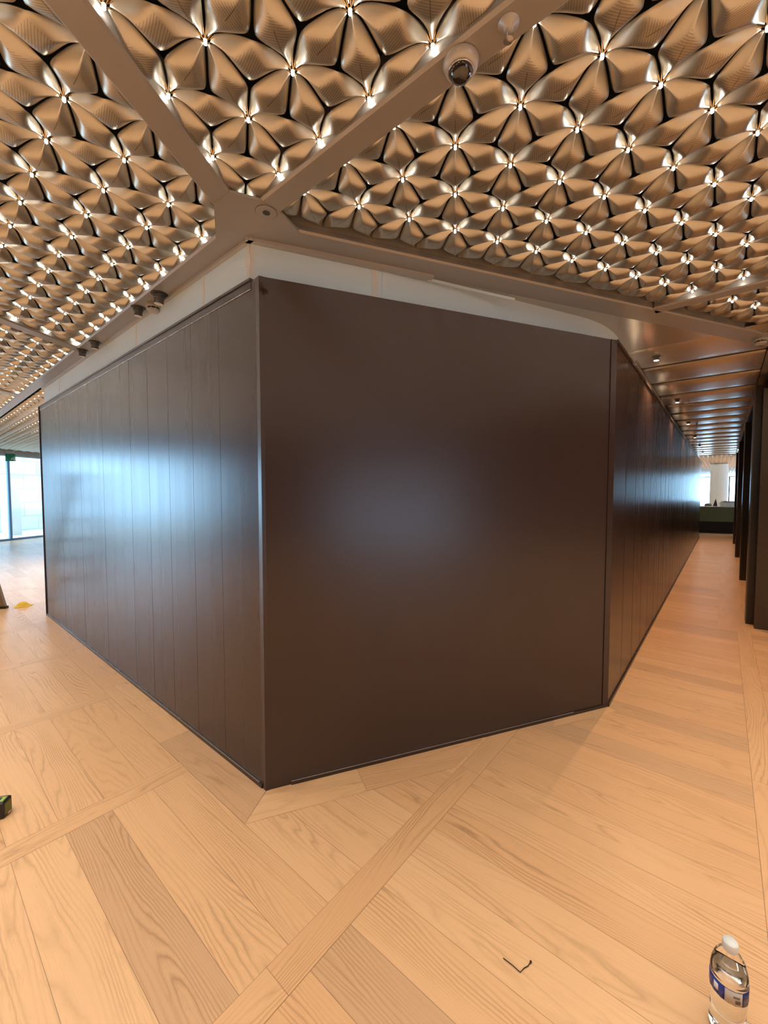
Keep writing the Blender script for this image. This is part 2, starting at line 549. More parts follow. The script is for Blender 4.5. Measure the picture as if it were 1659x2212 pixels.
bm = B(); bx(bm, 1.163, 1.165, 2.30, 2.325, 2.40, ZB - .005); bx(bm, 1.1632, 1.165, 3.32, 3.35, 2.40, ZB - .005); bx(bm, 1.163, 1.165, 5.5, 5.53, 2.40, ZB - .03); obj('filler_strip', bm, M['tape'], w1)

# ------------------------------------------------------------------ ceiling beams
BH = .16
tn = [0]
def beam(name_pts, kind='trim', mat=None, ch=.012):
    """ beam of constant section along a segment: pts = (left0,left1,right1,right0) footprint of the underside """
    tn[0] += 1
    l0, l1, r1, r0 = [Vector(p) for p in name_pts]
    bm = B()
    d = (l1 - l0).normalized(); n = Vector((d.y, -d.x))
    if (r0 - l0).dot(n) < 0: n = -n
    def ring(l, r):
        pts = [(l + n * ch * .9, ZB + BH), (l + n * ch * .5, ZB + .035), (l, ZB + .008), (l + n * ch * .8, ZB), (r - n * ch * .8, ZB), (r, ZB + .008), (r - n * ch * .5, ZB + .035), (r - n * ch * .9, ZB + BH)]
        return [bm.verts.new((p.x, p.y, z)) for p, z in pts]
    a, b = ring(l0, r0), ring(l1, r1)
    k = len(a)
    for i in range(k):
        j = (i + 1) % k
        bm.faces.new([a[i], a[j], b[j], b[i]])
    bm.faces.new(a[::-1]); bm.faces.new(b)
    return tag(obj('trim_%d' % tn[0], bm, mat or M['beam']), kind='structure')
BU0, BU1 = 1.04, 1.145
def wline(x, off):            # 30 degree family, off = y at x = 0
    return (x, off + x * T30)
# long beam along Y (left soffit and camera beam are one line)
beam(((BU0, -8), (BU0, 1.66), (BU1, 1.66), (BU1, -8)))
beam(((BU0, 1.66), (BU0, 6.25), (1.165, 6.25), (1.165, 1.66)))
beam(((BU0, 6.25), (BU0, 16.1), (BU1, 16.1), (BU1, 6.25)))
# 30 degree beams on the left
CB = 1.14
for k in range(-1, 6):
    o = CB + PW * k
    x0 = -8.0
    beam((wline(x0, o - .065), wline(1.05, o - .065), wline(1.05, o + .065), wline(x0, o + .065)))
# front beam, -30 degrees
def fline(x, off): return (x, off - x * T30)
FO = 1.639 + 1.19 * T30        # outer edge offset at x=0
x1 = 12.0
beam((fline(1.06, FO), fline(x1, FO), fline(x1, FO + .20), fline(1.06, FO + .20)))
for k in (-1, -2, -3):
    beam((fline(1.10, FO + PW * k), fline(14, FO + PW * k), fline(14, FO + PW * k + .13), fline(1.10, FO + PW * k + .13)))
# beams along Y further right
for k in (1, 2, 3, 4):
    u0 = 1.065 + PU * k
    top = FO - (u0 + .05) * T30 + .02
    beam(((u0, -12), (u0, top), (u0 + .105, top), (u0 + .105, -12)))
for k in (1, 2):
    u0 = BU0 + PU * k
    beam(((u0, 6.5), (u0, 17), (u0 + .105, 17), (u0 + .105, 6.5)))
# hexagonal joint plate where the beams meet, with grille
bm = B(); prism(bm, [(1.05, 1.55), (1.14, 1.55), (1.30, 1.60), (1.28, 1.72), (1.18, 1.80), (1.165, 1.95), (1.05, 1.95), (.92, 1.72), (.93, 1.61)][::1], ZB - .0015, ZB + .01)
tag(obj('trim_joint_plate', bm, M['beam']), kind='structure')
# cove trims under the beams against the white board
bm = B(); bx(bm, 1.145, 1.166, 1.80, 6.22, ZB - .016, ZB + .002)
tag(obj('trim_cove_left', bm, M['cove']), kind='structure')
bm = B()
c, s = math.cos(wa), math.sin(wa); px, py = math.sin(wa), -math.cos(wa)
prism(bm, [(WC[0] + c * t + px * e, WC[1] + s * t + py * e) for t, e in ((-.02, .03), (1.0, .05), (1.0, .0), (-.02, 0))], ZB - .016, ZB + .002)
tag(obj('trim_cove_front', bm, M['cove']), kind='structure')

# ------------------------------------------------------------------ corridor ceiling
bm = B()
# flat triangular plate between the front beam and the first rib
di = FO + .20
RIB0, RP = 4.199, .758
poly = [fline(1.40, di + .004), fline(5.9, di), fline(6.6, di), (6.6, -.275), (RIB0, -.275 if False else .72)]
prism(bm, [fline(1.35, di - .01), fline(4.199, di - .01), (RIB0, .73), (3.3, .78), (2.9, .98), (2.4, 1.23), (1.75, 1.56), (1.3, 1.80)], ZB + .001, ZB + .02)
prism(bm, [fline(4.80, di - .01), fline(7.6, di - .01), (7.6, -.262), (4.80, -.262)], ZB + .001, ZB + .02)
pl = tag(obj('ceiling_corridor', bm, M['corr']), kind='structure')
bm = B()
NR = 17
ye = .715
yr = -.262
for k in range(NR):
    x0 = RIB0 + RP * k
    n = 16
    prev = None
    for i in range(n + 1):
        t = i / n
        z = ZB + .002 + .028 * abs(2 * t - 1) ** 4
        row = [bm.verts.new((x0 + RP * t, yy, z)) for yy in (ye, yr)]
        if prev: bm.faces.new([prev[0], row[0], row[1], prev[1]])
        prev = row
    row = [bm.verts.new((x0 + RP, yy, ZB + .002)) for yy in (ye, yr)]
    bm.faces.new([prev[0], row[0], row[1], prev[1]])
obj('ribbed_panel', bm, M['corr'], pl)
bm = B()
for k in range(NR):
    x0 = RIB0 + RP * k
    bx(bm, x0 - .004, x0 + .004, yr, ye, ZB + .022, ZB + .032)
obj('shadow_gap', bm, M['void'], pl)
bm = B(); bx(bm, 7.2, 17.1, -.285, -.262, ZB - .015, ZB + .03); bx(bm, 4.6, 17.1, .672, .690, ZB - .02, ZB + .0)
obj('edge_trim', bm, M['cove'], pl)
# low points on the ribs: first plank joint line
bm = B(); prism(bm, [(3.02, .80), (3.05, .80), (2.66, .33), (2.63, .33)], ZB - .0005, ZB + .001)

# ------------------------------------------------------------------ ceiling slab (dark void)
bm = B(); prism(bm, [(FU0 - 1, FW0 - 1), (FU1, FW0 - 1), (FU1, 21.0), (9.0, 21.1), (-13.0, 8.0)], ZB + BH, ZB + BH + .1)
tag(obj('ceiling', bm, M['void']), kind='structure')

# ------------------------------------------------------------------ petals and lights
def petal_mesh(name, nt_, nv, mat, thick=True):
    L = .246 / 2
    t0 = 1 - .014 / L
    def pt(t, v):
        q = math.sqrt(t * t + .035)
        q0 = math.sqrt(.035); q1 = math.sqrt(1.035)
        hw = .0585 * ((q1 - q) / (q1 - q0)) ** 1.22 + .0012
        D = abs(t) + .34 * abs(v)
        s = min(max((D - .26) / .80, 0), 1.1)
        s = s * s * (3 - 2 * s) if s < 1 else 1
        z = -.034 + .034 * (.45 * s + .55 * s ** .9)
        z += .011 * abs(v) ** 3.2 * (1 - .5 * abs(t))
        # the tips roll into a narrow fold
        z += .010 * max(abs(t) - .62, 0) * (1 - v * v) * -1.2
        return (t * L, v * hw, z)
    vs, fs, uvs = [], [], []
    for i in range(nt_ + 1):
        t = -t0 + 2 * t0 * i / nt_
        for j in range(nv + 1):
            v = -1 + 2 * j / nv
            vs.append(pt(t, v)); uvs.append((t, v))
    for i in range(nt_):
        for j in range(nv):
            a = i * (nv + 1) + j
            fs.append((a, a + 1, a + nv + 2, a + nv + 1))
    if thick:
        n = len(vs)
        vs += [(x, y, z + .0018) for x, y, z in vs]; uvs += uvs
        fs += [(a + n, d + n, c + n, b + n) for a, b, c, d in fs]
        W = nv + 1
        for j in range(nv):
            fs.append((j, j + n, j + 1 + n, j + 1)); e = nt_ * W + j; fs.append((e, e + 1, e + 1 + n, e + n))
        for i in range(nt_):
            a = i * W; fs.append((a, a + W, a + W + n, a + n)); a += nv; fs.append((a, a + n, a + W + n, a + W))
    me = bpy.data.meshes.new(name)
    me.from_pydata(vs, [], fs)
    l = me.uv_layers.new(name='uv')
    li = np.zeros(len(me.loops), dtype=np.int32); me.loops.foreach_get('vertex_index', li)
    l.data.foreach_set('uv', np.array(uvs, dtype=np.float32)[li].ravel())
    me.polygons.foreach_set('use_smooth', [True] * len(me.polygons))
    me.materials.append(mat)
    return me, np.array(vs, dtype=np.float32), np.array(fs[:nt_ * nv], dtype=np.int32), np.array(uvs, dtype=np.float32)

s6 = .246
va = np.array([s6 * math.cos(R(30)), s6 * .5]); vb = np.array([s6 * math.cos(R(30)), -s6 * .5])
def bay_of(x, y):
    """ which ceiling bay a point lies in: (name, lattice origin) or None when hidden over box / corridor / beams """
    if x < (BU0 + BU1) / 2:
        k = math.floor((y - x * T30 - CB) / PW)          # k=-1: top bay, 0: left bay
        return ('L', k), (-.0282, .0662 + PW * (k + 1))
    if y > LE - 1.2 and y > 5.0 and x < 16:
        i = math.floor((x - BU1) / PU)
        if y < LE + .25: return None
        return ('B', i), (-.0282 + PU * i, .0662 + PU * i * T30)
    if x > 15.5:
        if y - .65 + .59 * (17.2 - x) > 0 or True:
            if (x - 15.7) < (y + .255) * 1.68 + .15: 
                return None
            return ('F', 0), (-.0282, .0662)
    i = math.floor((x - 1.118) / PU)
    if y > FO - x * T30 - .02: return None
    k = math.floor((y - (FO - x * T30)) / PW)
    return ('R', i, k), (-.112 + PU * i, -.0576 - PU * T30 * i + PW * (k + 1))

def in_bay(x, y, bay, m):
    """ inside the clear opening of the bay with margin m (negative = may overhang) """
    if bay[0] == 'L':
        c0 = CB + PW * bay[1]
        q = (y - x * T30)
        return q > c0 + .065 + m and q < c0 + PW - .065 - m and x < BU0 - m
    if bay[0] == 'B':
        u0 = BU1 + PU * bay[1]
        return x > u0 + m and x < u0 + PU - .105 - m and y > LE + .25
    if bay[0] == 'F':
        return True
    i, k = bay[1], bay[2]
    u0 = 1.17 + PU * (i) if i > 0 else BU1
    u1 = 1.065 + PU * (i + 1)
    q = y + x * T30
    top = FO + PW * (k + 1) - 0.0
    bot = FO + PW * k + .13
    return x > u0 + m and x < u1 - m and q < top - m and q > bot + m

def facade_ok(x, y): return y < 16.0 + .577 * (x - 1.963) - .05

nodes, pets = [], []
seen = set()
def visible(x, y, z, mg):
    p = project(x, y, z)
    return p is not None and -mg < p[0] < 1659 + mg and -mg < p[1] < 2212 + mg
def scan(x0, x1, y0, y1):
    bays = {}
    for ix in range(int((x1 - x0) / .2)):
        for iy in range(int((y1 - y0) / .2)):
            b = bay_of(x0 + ix * .2, y0 + iy * .2)
            if b: bays[b[0]] = b[1]
    for bay, org in bays.items():
        Mi = np.linalg.inv(np.array([va, vb]).T)
        cs = [Mi @ (np.array(p) - org) for p in ((x0, y0), (x1, y0), (x1, y1), (x0, y1))]
        i0, i1 = int(min(c[0] for c in cs)) - 1, int(max(c[0] for c in cs)) + 2
        j0, j1 = int(min(c[1] for c in cs)) - 1, int(max(c[1] for c in cs)) + 2
        for i in range(i0, i1):
            for j in range(j0, j1):
                p = org + va * i + vb * j
                if not (x0 <= p[0] <= x1 and y0 <= p[1] <= y1): continue
                d = math.hypot(p[0], p[1])
                if not facade_ok(p[0], p[1]): continue
                if d > 4.5 and not visible(p[0], p[1], ZN, 1500 if d < 9 else 500 if d < 14 else 60): continue
                bb = bay_of(p[0], p[1])
                ok = bb and bb[0] == bay and in_bay(p[0], p[1], bay, -.035)
                if ok: nodes.append((p[0], p[1], bay, i, j))
                for fam, (dv, ang) in enumerate(((va, R(30)), (va - vb, R(90)), (vb, R(-30)))):
                    q = p + dv; c = (p + q) / 2
                    b2 = bay_of(c[0], c[1])
                    if not b2 or b2[0] != bay: continue
                    if not in_bay(c[0], c[1], bay, -.005): continue
                    if not (in_bay(p[0], p[1], bay, -.10) and in_bay(q[0], q[1], bay, -.10)): continue
                    if not facade_ok(c[0], c[1]): continue
                    pets.append((c[0], c[1], ang, fam, bay, i, j))
scan(-6, 1.1, -4.5, 16.4)
scan(1.1, 10.5, -9, 2)
scan(1.1, 7.5, 6.3, 18)
scan(15.5, 34, -3.5, 5)
# which ones can be seen directly (not behind the box or the corridor walls)
def clear_line(x, y):
    # segment from the camera to the point in plan, against the box (solid up to the ceiling)
    box = [(1.165, 6.2), (1.165, 1.84), (3.0, .80), (3.7, .69), (16.9, .69), (16.9, 6.2)]
    def cross(a, b, c, d):
        def o(p, q, r): return (q[0] - p[0]) * (r[1] - p[1]) - (q[1] - p[1]) * (r[0] - p[0])
        return o(a, b, c) * o(a, b, d) < 0 and o(c, d, a) * o(c, d, b) < 0
    for i in range(6):
        if cross((0, 0), (x, y), box[i], box[(i + 1) % 6]): return False
    if cross((0, 0), (x, y), (6, -.25), (18, -.3)): return False
    if cross((0, 0), (x, y), (5.9, -.3), (5.9, -8)) and math.hypot(x, y) > 9: return False
    return True
def area(c0, c1, ang):
    a = project(c0 + .11 * math.cos(ang), c1 + .11 * math.sin(ang), ZN)
    b = project(c0 - .11 * math.cos(ang), c1 - .11 * math.sin(ang), ZN)
    e = project(c0 - .05 * math.sin(ang), c1 + .05 * math.cos(ang), ZN)
    f = project(c0 + .05 * math.sin(ang), c1 - .05 * math.cos(ang), ZN)
    if None in (a, b, e, f): return 0
    return abs((a[0] - b[0]) * (e[1] - f[1]) - (a[1] - b[1]) * (e[0] - f[0]))
rank = sorted(range(len(pets)), key=lambda i: -(area(*pets[i][:3]) if (visible(pets[i][0], pets[i][1], ZN, 10) and clear_line(pets[i][0], pets[i][1])) else 0))
near_p = rank[:300]
far_p = [i for i in rank[300:]]
ORD = ['zeroth', 'first', 'second', 'third', 'fourth', 'fifth', 'sixth', 'seventh', 'eighth', 'ninth', 'tenth', 'eleventh', 'twelfth', 'thirteenth', 'fourteenth', 'fifteenth', 'sixteenth', 'seventeenth', 'eighteenth', 'nineteenth', 'twentieth', 'twenty-first', 'twenty-second', 'twenty-third', 'twenty-fourth', 'twenty-fifth', 'twenty-sixth', 'twenty-seventh', 'twenty-eighth', 'twenty-ninth', 'thirtieth']
def bay_phrase(b):
    if b[0] == 'L': return {-1: 'top bay', 0: 'left bay'}.get(b[1], 'left bay past %s crossbeam' % ORD[max(b[1], 0)])
    if b[0] == 'R': return ('right bay' if b[1] == 0 else 'right bay past %s crossbeam' % ORD[b[1]]) + ('' if b[2] == -1 else ', behind')
    if b[0] == 'B': return 'bay past the hoarding'
    return 'bay past the corridor'
FAMN = ('upright', 'upward-slanting', 'downward-slanting')
def number(items):
    """ items: (key, x, y, bay) -> row number counted from the joint outwards, place within row """
    rows = {}
    for key, x, y, fam, bay in items:
        if bay[0] == 'R' or bay[0] == 'F':
            r = round((x - BU1) / (s6 * math.cos(R(30)) / 2)); pos = -(y)
        else:
            r = round(-(x - BU0) / (s6 * math.cos(R(30)) / 2)); pos = y if bay[1] != -1 else -y
        rows.setdefault((bay, fam), {}).setdefault(r, []).append((pos, key))
    out = {}
    for bf, d in rows.items():
        for n, r in enumerate(sorted(d), 1):
            for m, (pos, key) in enumerate(sorted(d[r]), 1):
                out[key] = (ORD[min(n, 30)], ORD[min(m, 30)])
    return out
nums = number([(i, pets[i][0], pets[i][1], pets[i][3], pets[i][4]) for i in near_p])
me_p, _, _, _ = petal_mesh('ceiling_petal', 22, 12, M['petal'])
me_s, _, _, _ = petal_mesh('ceiling_petal', 22, 12, M['petal_s'])
for i in near_p:
    x, y, ang, fam, bay, _, _ = pets[i]
    o = bpy.data.objects.new('ceiling_petal', me_p if fam == 2 else me_s)
    C.objects.link(o)
    o.location = (x, y, ZN)
    o.rotation_euler = (0, 0, ang if fam != 1 else ang + math.pi)
    a, b = nums[i]
    tag(o, '%s champagne petal, %s, %s row from long beam, %s in row' % (FAMN[fam], bay_phrase(bay), a, b), 'ceiling petal', 'perforated champagne petals of the ceiling')
def merged(name, items, mesh_hi, mesh_lo, mats, split=9):
    V, F, U, MI = [], [], [], []
    base = 0
    for (x, y, ang, mi) in items:
        vs, fs, uv = mesh_hi if math.hypot(x, y) < split else mesh_lo
        c, s = math.cos(ang), math.sin(ang)
        w = np.empty_like(vs)
        w[:, 0] = vs[:, 0] * c - vs[:, 1] * s + x
        w[:, 1] = vs[:, 0] * s + vs[:, 1] * c + y
        w[:, 2] = vs[:, 2] + ZN
        V.append(w); F.append(fs + base); U.append(uv); MI.append(np.full(len(fs), mi, dtype=np.int32))
        base += len(vs)
    V = np.concatenate(V); F = np.concatenate(F); U = np.concatenate(U); MI = np.concatenate(MI)
    k = F.shape[1]
    me = bpy.data.meshes.new(name)
    me.vertices.add(len(V)); me.vertices.foreach_set('co', V.ravel())
    me.loops.add(F.size); me.loops.foreach_set('vertex_index', F.ravel().astype(np.int32))
    me.polygons.add(len(F)); me.polygons.foreach_set('loop_start', np.arange(0, F.size, k, dtype=np.int32))
    me.polygons.foreach_set('material_index', MI)
    me.update(calc_edges=True)
    l = me.uv_layers.new(name='uv'); l.data.foreach_set('uv', U[F.ravel()].astype(np.float32).ravel())
    me.polygons.foreach_set('use_smooth', [True] * len(F))
    for m in mats: me.materials.append(m)
    o = bpy.data.objects.new(name, me); C.objects.link(o)
    return o
_, v1, f1, u1 = petal_mesh('tmp', 14, 8, M['petal'], False)
_, v2, f2, u2 = petal_mesh('tmp', 8, 4, M['petal'], False)
far_items = [(pets[i][0], pets[i][1], pets[i][2] + (math.pi if pets[i][3] == 1 else 0), 0 if pets[i][3] == 2 else 1) for i in far_p]
o = merged('ceiling_petal', far_items, (v1, f1, u1), (v2, f2, u2), [M['petal'], M['petal_s']])
tag(o, 'remaining small champagne petals receding over the whole ceiling to the far windows', 'ceiling petal', kind='stuff')

# light nodes: six polished tongues on a hub with a small lamp below
def hub_mesh():
    bm = B()
    for k in range(6):
        a = R(60 * k)
        c, s = math.cos(a), math.sin(a)
        def q(r, w, z): return bm.verts.new((c * r - s * w, s * r + c * w, z))
        for sg in (-1, 1):
            p = [q(.005, 0, -.010), q(.013, sg * .004, -.004), q(.030, sg * .006, .003), q(.044, sg * .0085, .001),
                 q(.045, sg * .0070, .0025), q(.030, sg * .0035, .008), q(.012, 0, .004)]
            bm.faces.new([p[0], p[1], p[5], p[6]]); bm.faces.new([p[1], p[2], p[3], p[4], p[5]])
    lathe(bm, [(.006, -.008), (.008, -.002), (.007, .03)], 8)
    bmesh.ops.recalc_face_normals(bm, faces=bm.faces)
    me = bpy.data.meshes.new('star_bracket'); bm.to_mesh(me); bm.free(); me.materials.append(M['chrome']); return me
def led_mesh():
    bm = B()
    lathe(bm, [(.0015, -.021), (.0048, -.018), (.0048, -.010), (.003, -.008)], 8)
    bmesh.ops.recalc_face_normals(bm, faces=bm.faces)
    me = bpy.data.meshes.new('lamp'); bm.to_mesh(me); bm.free(); me.materials.append(M['led']); return me
me_h, me_l = hub_mesh(), led_mesh()
nrank = sorted(range(len(nodes)), key=lambda i: math.hypot(nodes[i][0], nodes[i][1]) + (0 if (visible(nodes[i][0], nodes[i][1], ZN, 10) and clear_line(nodes[i][0], nodes[i][1])) else 1000))
near_n, far_n = nrank[:300], nrank[300:]
nnum = number([(i, nodes[i][0], nodes[i][1], 0, nodes[i][2]) for i in near_n])
for i in near_n:
    x, y, bay, _, _ = nodes[i]
    a, b = nnum[i]
    t = thing('ceiling_light', 'tiny star lamp, %s, %s row from long beam, %s in row' % (bay_phrase(bay), a, b), 'ceiling light', (x, y, ZN), 0, 'tiny star lamps between the ceiling petals')
    for nm, me in (('star_bracket', me_h), ('lamp', me_l)):
        c = bpy.data.objects.new(nm, me); C.objects.link(c); c.parent = t
bm = B(); lathe(bm, [(.002, -.0205), (.0055, -.016), (.003, -.008)], 4)
bmesh.ops.recalc_face_normals(bm, faces=bm.faces)
bmesh.ops.triangulate(bm, faces=bm.faces)
lv = np.array([v.co[:] for v in bm.verts], dtype=np.float32); lf = np.array([[v.index for v in f.verts] for f in bm.faces], dtype=np.int32)
bm.free()
if len(far_n):
    o = merged('ceiling_light', [(nodes[i][0], nodes[i][1], 0, 0) for i in far_n], (lv, lf, np.zeros((len(lv), 2), np.float32)), (lv, lf, np.zeros((len(lv), 2), np.float32)), [M['led']])
    tag(o, 'remaining pinpoint lamps receding across the petal ceiling', 'ceiling light', kind='stuff')
print('PETALS', len(pets), 'NODES', len(nodes))

# added area fill under the petals, standing in for the tiny lamps' combined light
def area_lamp(name, loc, sx, sy, power, col=LED_COLOR, rot=(0, 0, 0)):
    l = bpy.data.lights.new(name, 'AREA'); l.shape = 'RECTANGLE'; l.size = sx; l.size_y = sy
    l.energy = power; l.color = col; l.spread = R(105)
    o = bpy.data.objects.new(name, l); C.objects.link(o); o.location = loc; o.rotation_euler = rot
    return o
for (x_, y_, sx_, sy_) in ((-1.6, -.6, 4.6, 2.4), (-1.6, 2.6, 4.6, 2.4), (-1.6, 5.6, 4.6, 2.4), (-1.6, 8.6, 4.6, 2.4), (-1.6, -4.5, 4.6, 4.4), (2.2, -1.9, 2.0, 4.4), (4.6, -3.9, 2.2, 4.4), (2.8, -7.5, 6.0, 4.0), (3.5, 9.0, 4.0, 4.6), (24.0, -1.5, 9.0, 6.0)):
    area_lamp('ceiling_fill_area', (x_, y_, 2.685), sx_, sy_, sx_ * sy_ * FILL_WATTS)

# ------------------------------------------------------------------ fittings on the beams
def spot(x, y, label, tilt=(0, 0), r=.030, h=.055, zz=ZB, light=0):
    t = thing('ceiling_spotlight', label, 'spotlight', (x, y, zz), 0, 'round spotlights on the ceiling')
    bm = B(); lathe(bm, [(r * 1.45, -.004), (r * 1.5, -.002), (r * 1.5, 0)], 28); obj('flange', bm, M['dark'], t, True)
    b = B(); lathe(b, [(r, -.002), (r, -h * .45), (r * .86, -h * .5), (r * .86, -h)], 28)
    hd = obj('housing', b, M['gun'], t); hd.rotation_euler = (tilt[0], tilt[1], 0)
    b = B(); lathe(b, [(r * .80, -h - .001), (r * .80, -h + .004)], 28); f = obj('lens', b, M['lamp'] if light else M['whitepl'], hd)
    if light:
        l = bpy.data.lights.new('beam', 'SPOT'); l.energy = light; l.color = (1, .62, .36); l.spot_size = R(105); l.spot_blend = .6; l.shadow_soft_size = .02
        lo = bpy.data.objects.new('beam', l); C.objects.link(lo); lo.parent = t; lo.location = (0, 0, -h - .006)
    return t
spot(1.102, 2.752, 'dark round spotlight nearest the beam joint on left soffit, beside the smoke detector', (.1, .05), .033, .062)
spot(1.088, 3.06, 'dark round spotlight on left soffit, on the far side of the smoke detector', (.1, .0), .03, .055)
spot(1.096, 4.02, 'nearer spotlight of the farther pair on the left soffit', (.1, .0))
spot(1.086, 4.33, 'farther spotlight of the farther pair on the left soffit', (.1, .0))
names = ['nearest lit downlight in the corridor ceiling', 'second lit downlight along the corridor ceiling', 'third lit downlight along the corridor ceiling', 'fourth downlight along the corridor ceiling', 'fifth downlight along the corridor ceiling', 'last downlight along the corridor ceiling']
for k in range(6):
    spot(4.50 + 2.235 * k, .505, names[k], (0, 0), .024, .035, ZB + (.001 if k else .001), light=120)
def detector(x, y, label):
    t = thing('smoke_detector', label, 'smoke detector', (x, y, ZB), 0, 'smoke detectors')
    b = B(); lathe(b, [(.042, 0), (.046, -.012), (.046, -.022), (.040, -.024)], 28); obj('base', b, M['greyp'], t)
    b = B(); lathe(b, [(.034, -.024), (.034, -.036)], 24); obj('vent_slots', b, M['black'], t)
    b = B(); lathe(b, [(.038, -.036), (.040, -.038), (.034, -.048), (.01, -.050)], 28); obj('cap', b, M['greyp'], t)
    b = B()
    for k in range(8):
        a = R(45 * k); bx(b, .036 * math.cos(a) - .002, .036 * math.cos(a) + .002, .036 * math.sin(a) - .002, .036 * math.sin(a) + .002, -.037, -.023)
    obj('rib', b, M['greyp'], t)
detector(1.135, 2.93, 'round smoke detector between two spotlights on the left soffit')
detector(4.50, -.195, 'round smoke detector on the front beam at the right edge')
# dome camera
t = thing('dome_camera', 'smoked dome security camera on the diagonal ceiling beam', 'security camera', (1.092, .62, ZB))
b = B(); lathe(b, [(.050, 0), (.052, -.004), (.046, -.020), (.034, -.026)], 36); obj('housing', b, M['cove'], t, True)
b = B(); lathe(b, [(.0335, -.022), (.033, -.032), (.028, -.043), (.018, -.051), (.006, -.055)], 32)
mm, nt, p = newmat('smoked_dome'); p.inputs['Base Color'].default_value = (.02, .014, .012, 1); p.inputs['Roughness'].default_value = .05; p.inputs['Coat Weight'].default_value = 1
obj('dome', b, mm, t, True)
b = B(); lathe(b, [(.0365, -.026), (.036, -.0295), (.033, -.030), (.033, -.026)], 32); obj('ring', b, M['edge'], t, True)
# sprinkler
t = thing('sprinkler', 'small sprinkler head on the diagonal beam beyond the dome camera', 'sprinkler', (1.088, .475, ZB))
b = B(); lathe(b, [(.028, 0), (.028, -.003), (.014, -.008), (.012, -.018)], 24); obj('escutcheon', b, M['cove'], t, True)
b = B(); tube(b, [(-.008, 0, -.018), (-.009, 0, -.03), (0, 0, -.042)], .0016); tube(b, [(.008, 0, -.018), (.009, 0, -.03), (0, 0, -.042)], .0016); obj('frame', b, M['edge'], t)
b = B(); lathe(b, [(.012, -.042), (.013, -.0435), (.002, -.046)], 16); obj('deflector', b, M['edge'], t)
# flush sensor on the joint
t = thing('flush_sensor', 'flush round sensor plate with dark centre on the beam joint', 'sensor', (1.098, 1.595, ZB - .0015))
b = B(); lathe(b, [(.046, 0), (.046, -.002), (.043, -.003)], 36); obj('plate', b, M['beam'], t)
b = B(); lathe(b, [(.0475, -.0003), (.0475, -.001), (.046, -.0012)], 36); obj('rim', b, M['gun'], t)
b = B(); lathe(b, [(.016, -.003), (.016, -.0045)], 24); obj('centre', b, M['gun'], t)
# sprinklers hanging in the corridor
for x, lab in ((7.9, 'small dark sprinkler pendant hanging behind the third corridor downlight'),):
    t = thing('sprinkler', lab, 'sprinkler', (x + 1.4, .40, ZB + .004))
    b = B(); lathe(b, [(.012, 0), (.012, -.02), (.006, -.025), (.006, -.07), (.016, -.072), (.016, -.075)], 12); obj('pendant', b, M['gun'], t)

# torn film at the top of the hoarding corner
bm = B()
random.seed(3)
base = Vector((1.098, 1.650, 2.415))
for k in range(7):
    a = R(-60 + 25 * k)
    d = Vector((math.cos(fa) * math.cos(a) * .6 - .02, math.sin(fa) * math.cos(a) * .6 - .1, -abs(math.sin(a)) * .5 - .15)) * .06
    w = Vector((.004, -.004, .010))
    n = Vector((nx, ny, 0)) * random.uniform(.003, .012)
    p0, p1, p2, p3 = base + n * .3, base + d + n, base + d * .9 + w + n, base + w + n * .3
    q = [bm.verts.new(p) for p in (p0, p1, p2, p3)]
    bm.faces.new(q)
    q2 = [bm.verts.new(p + Vector((nx, ny, 0)) * .0008) for p in (p0, p1, p2, p3)]
    bm.faces.new(q2)
    for i in range(4):
        bm.faces.new([q[i], q[(i + 1) % 4], q2[(i + 1) % 4], q2[i]])
tag(obj('torn_film', bm, M['hoard']), 'crumpled torn flap of brown film at top of hoarding corner', 'film')
# peeling edge strip on the front soffit
bm = B()
pts = []
c, s = math.cos(wa), math.sin(wa); px, py = math.sin(wa), -math.cos(wa)
for k in range(13):
    t = .98 + .58 * k / 12
    pts.append((WC[0] + c * t + px * (.012 + .045 * (k / 12) ** 2), WC[1] + s * t + py * (.012 + .045 * (k / 12) ** 2), ZB - .012 - .035 * (k / 12) ** 1.5))
for (a, b_) in zip(pts, pts[1:]):
    bar(bm, a, b_, .004, .016)
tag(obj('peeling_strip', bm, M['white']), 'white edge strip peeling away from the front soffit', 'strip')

# ------------------------------------------------------------------ right side of the corridor: dark cladding fins
bm = B(); bx(bm, 5.93, 18.6, -1.6, -.37, 0, 2.55)
wc = tag(obj('wall_corridor', bm, M['dark']), kind='structure')
bm = B(); bx(bm, 5.86, 5.93, -1.6, -.297, 0, 2.55); obj('cladding_panel', bm, M['darkbr'], wc)
bm = B(); bx(bm, 5.852, 5.86, -.345, -.297, 0, 2.55); obj('cladding_panel', bm, M['darkbr'], wc)
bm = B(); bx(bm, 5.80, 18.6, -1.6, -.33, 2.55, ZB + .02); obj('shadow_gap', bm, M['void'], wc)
for x, w0, w1 in ((6.02, -.37, -.232), (9.0, -.37, -.25), (12.2, -.37, -.25), (15.4, -.37, -.26)):
    bm = B(); bx(bm, x, x + .22, w0, w1, 0, 2.62); obj('fin', bm, M['dark'], wc)
    bm = B(); bx(bm, x - .006, x, w1 - .012, w1, 0, 2.62); obj('fin_edge', bm, M['gun'], wc)

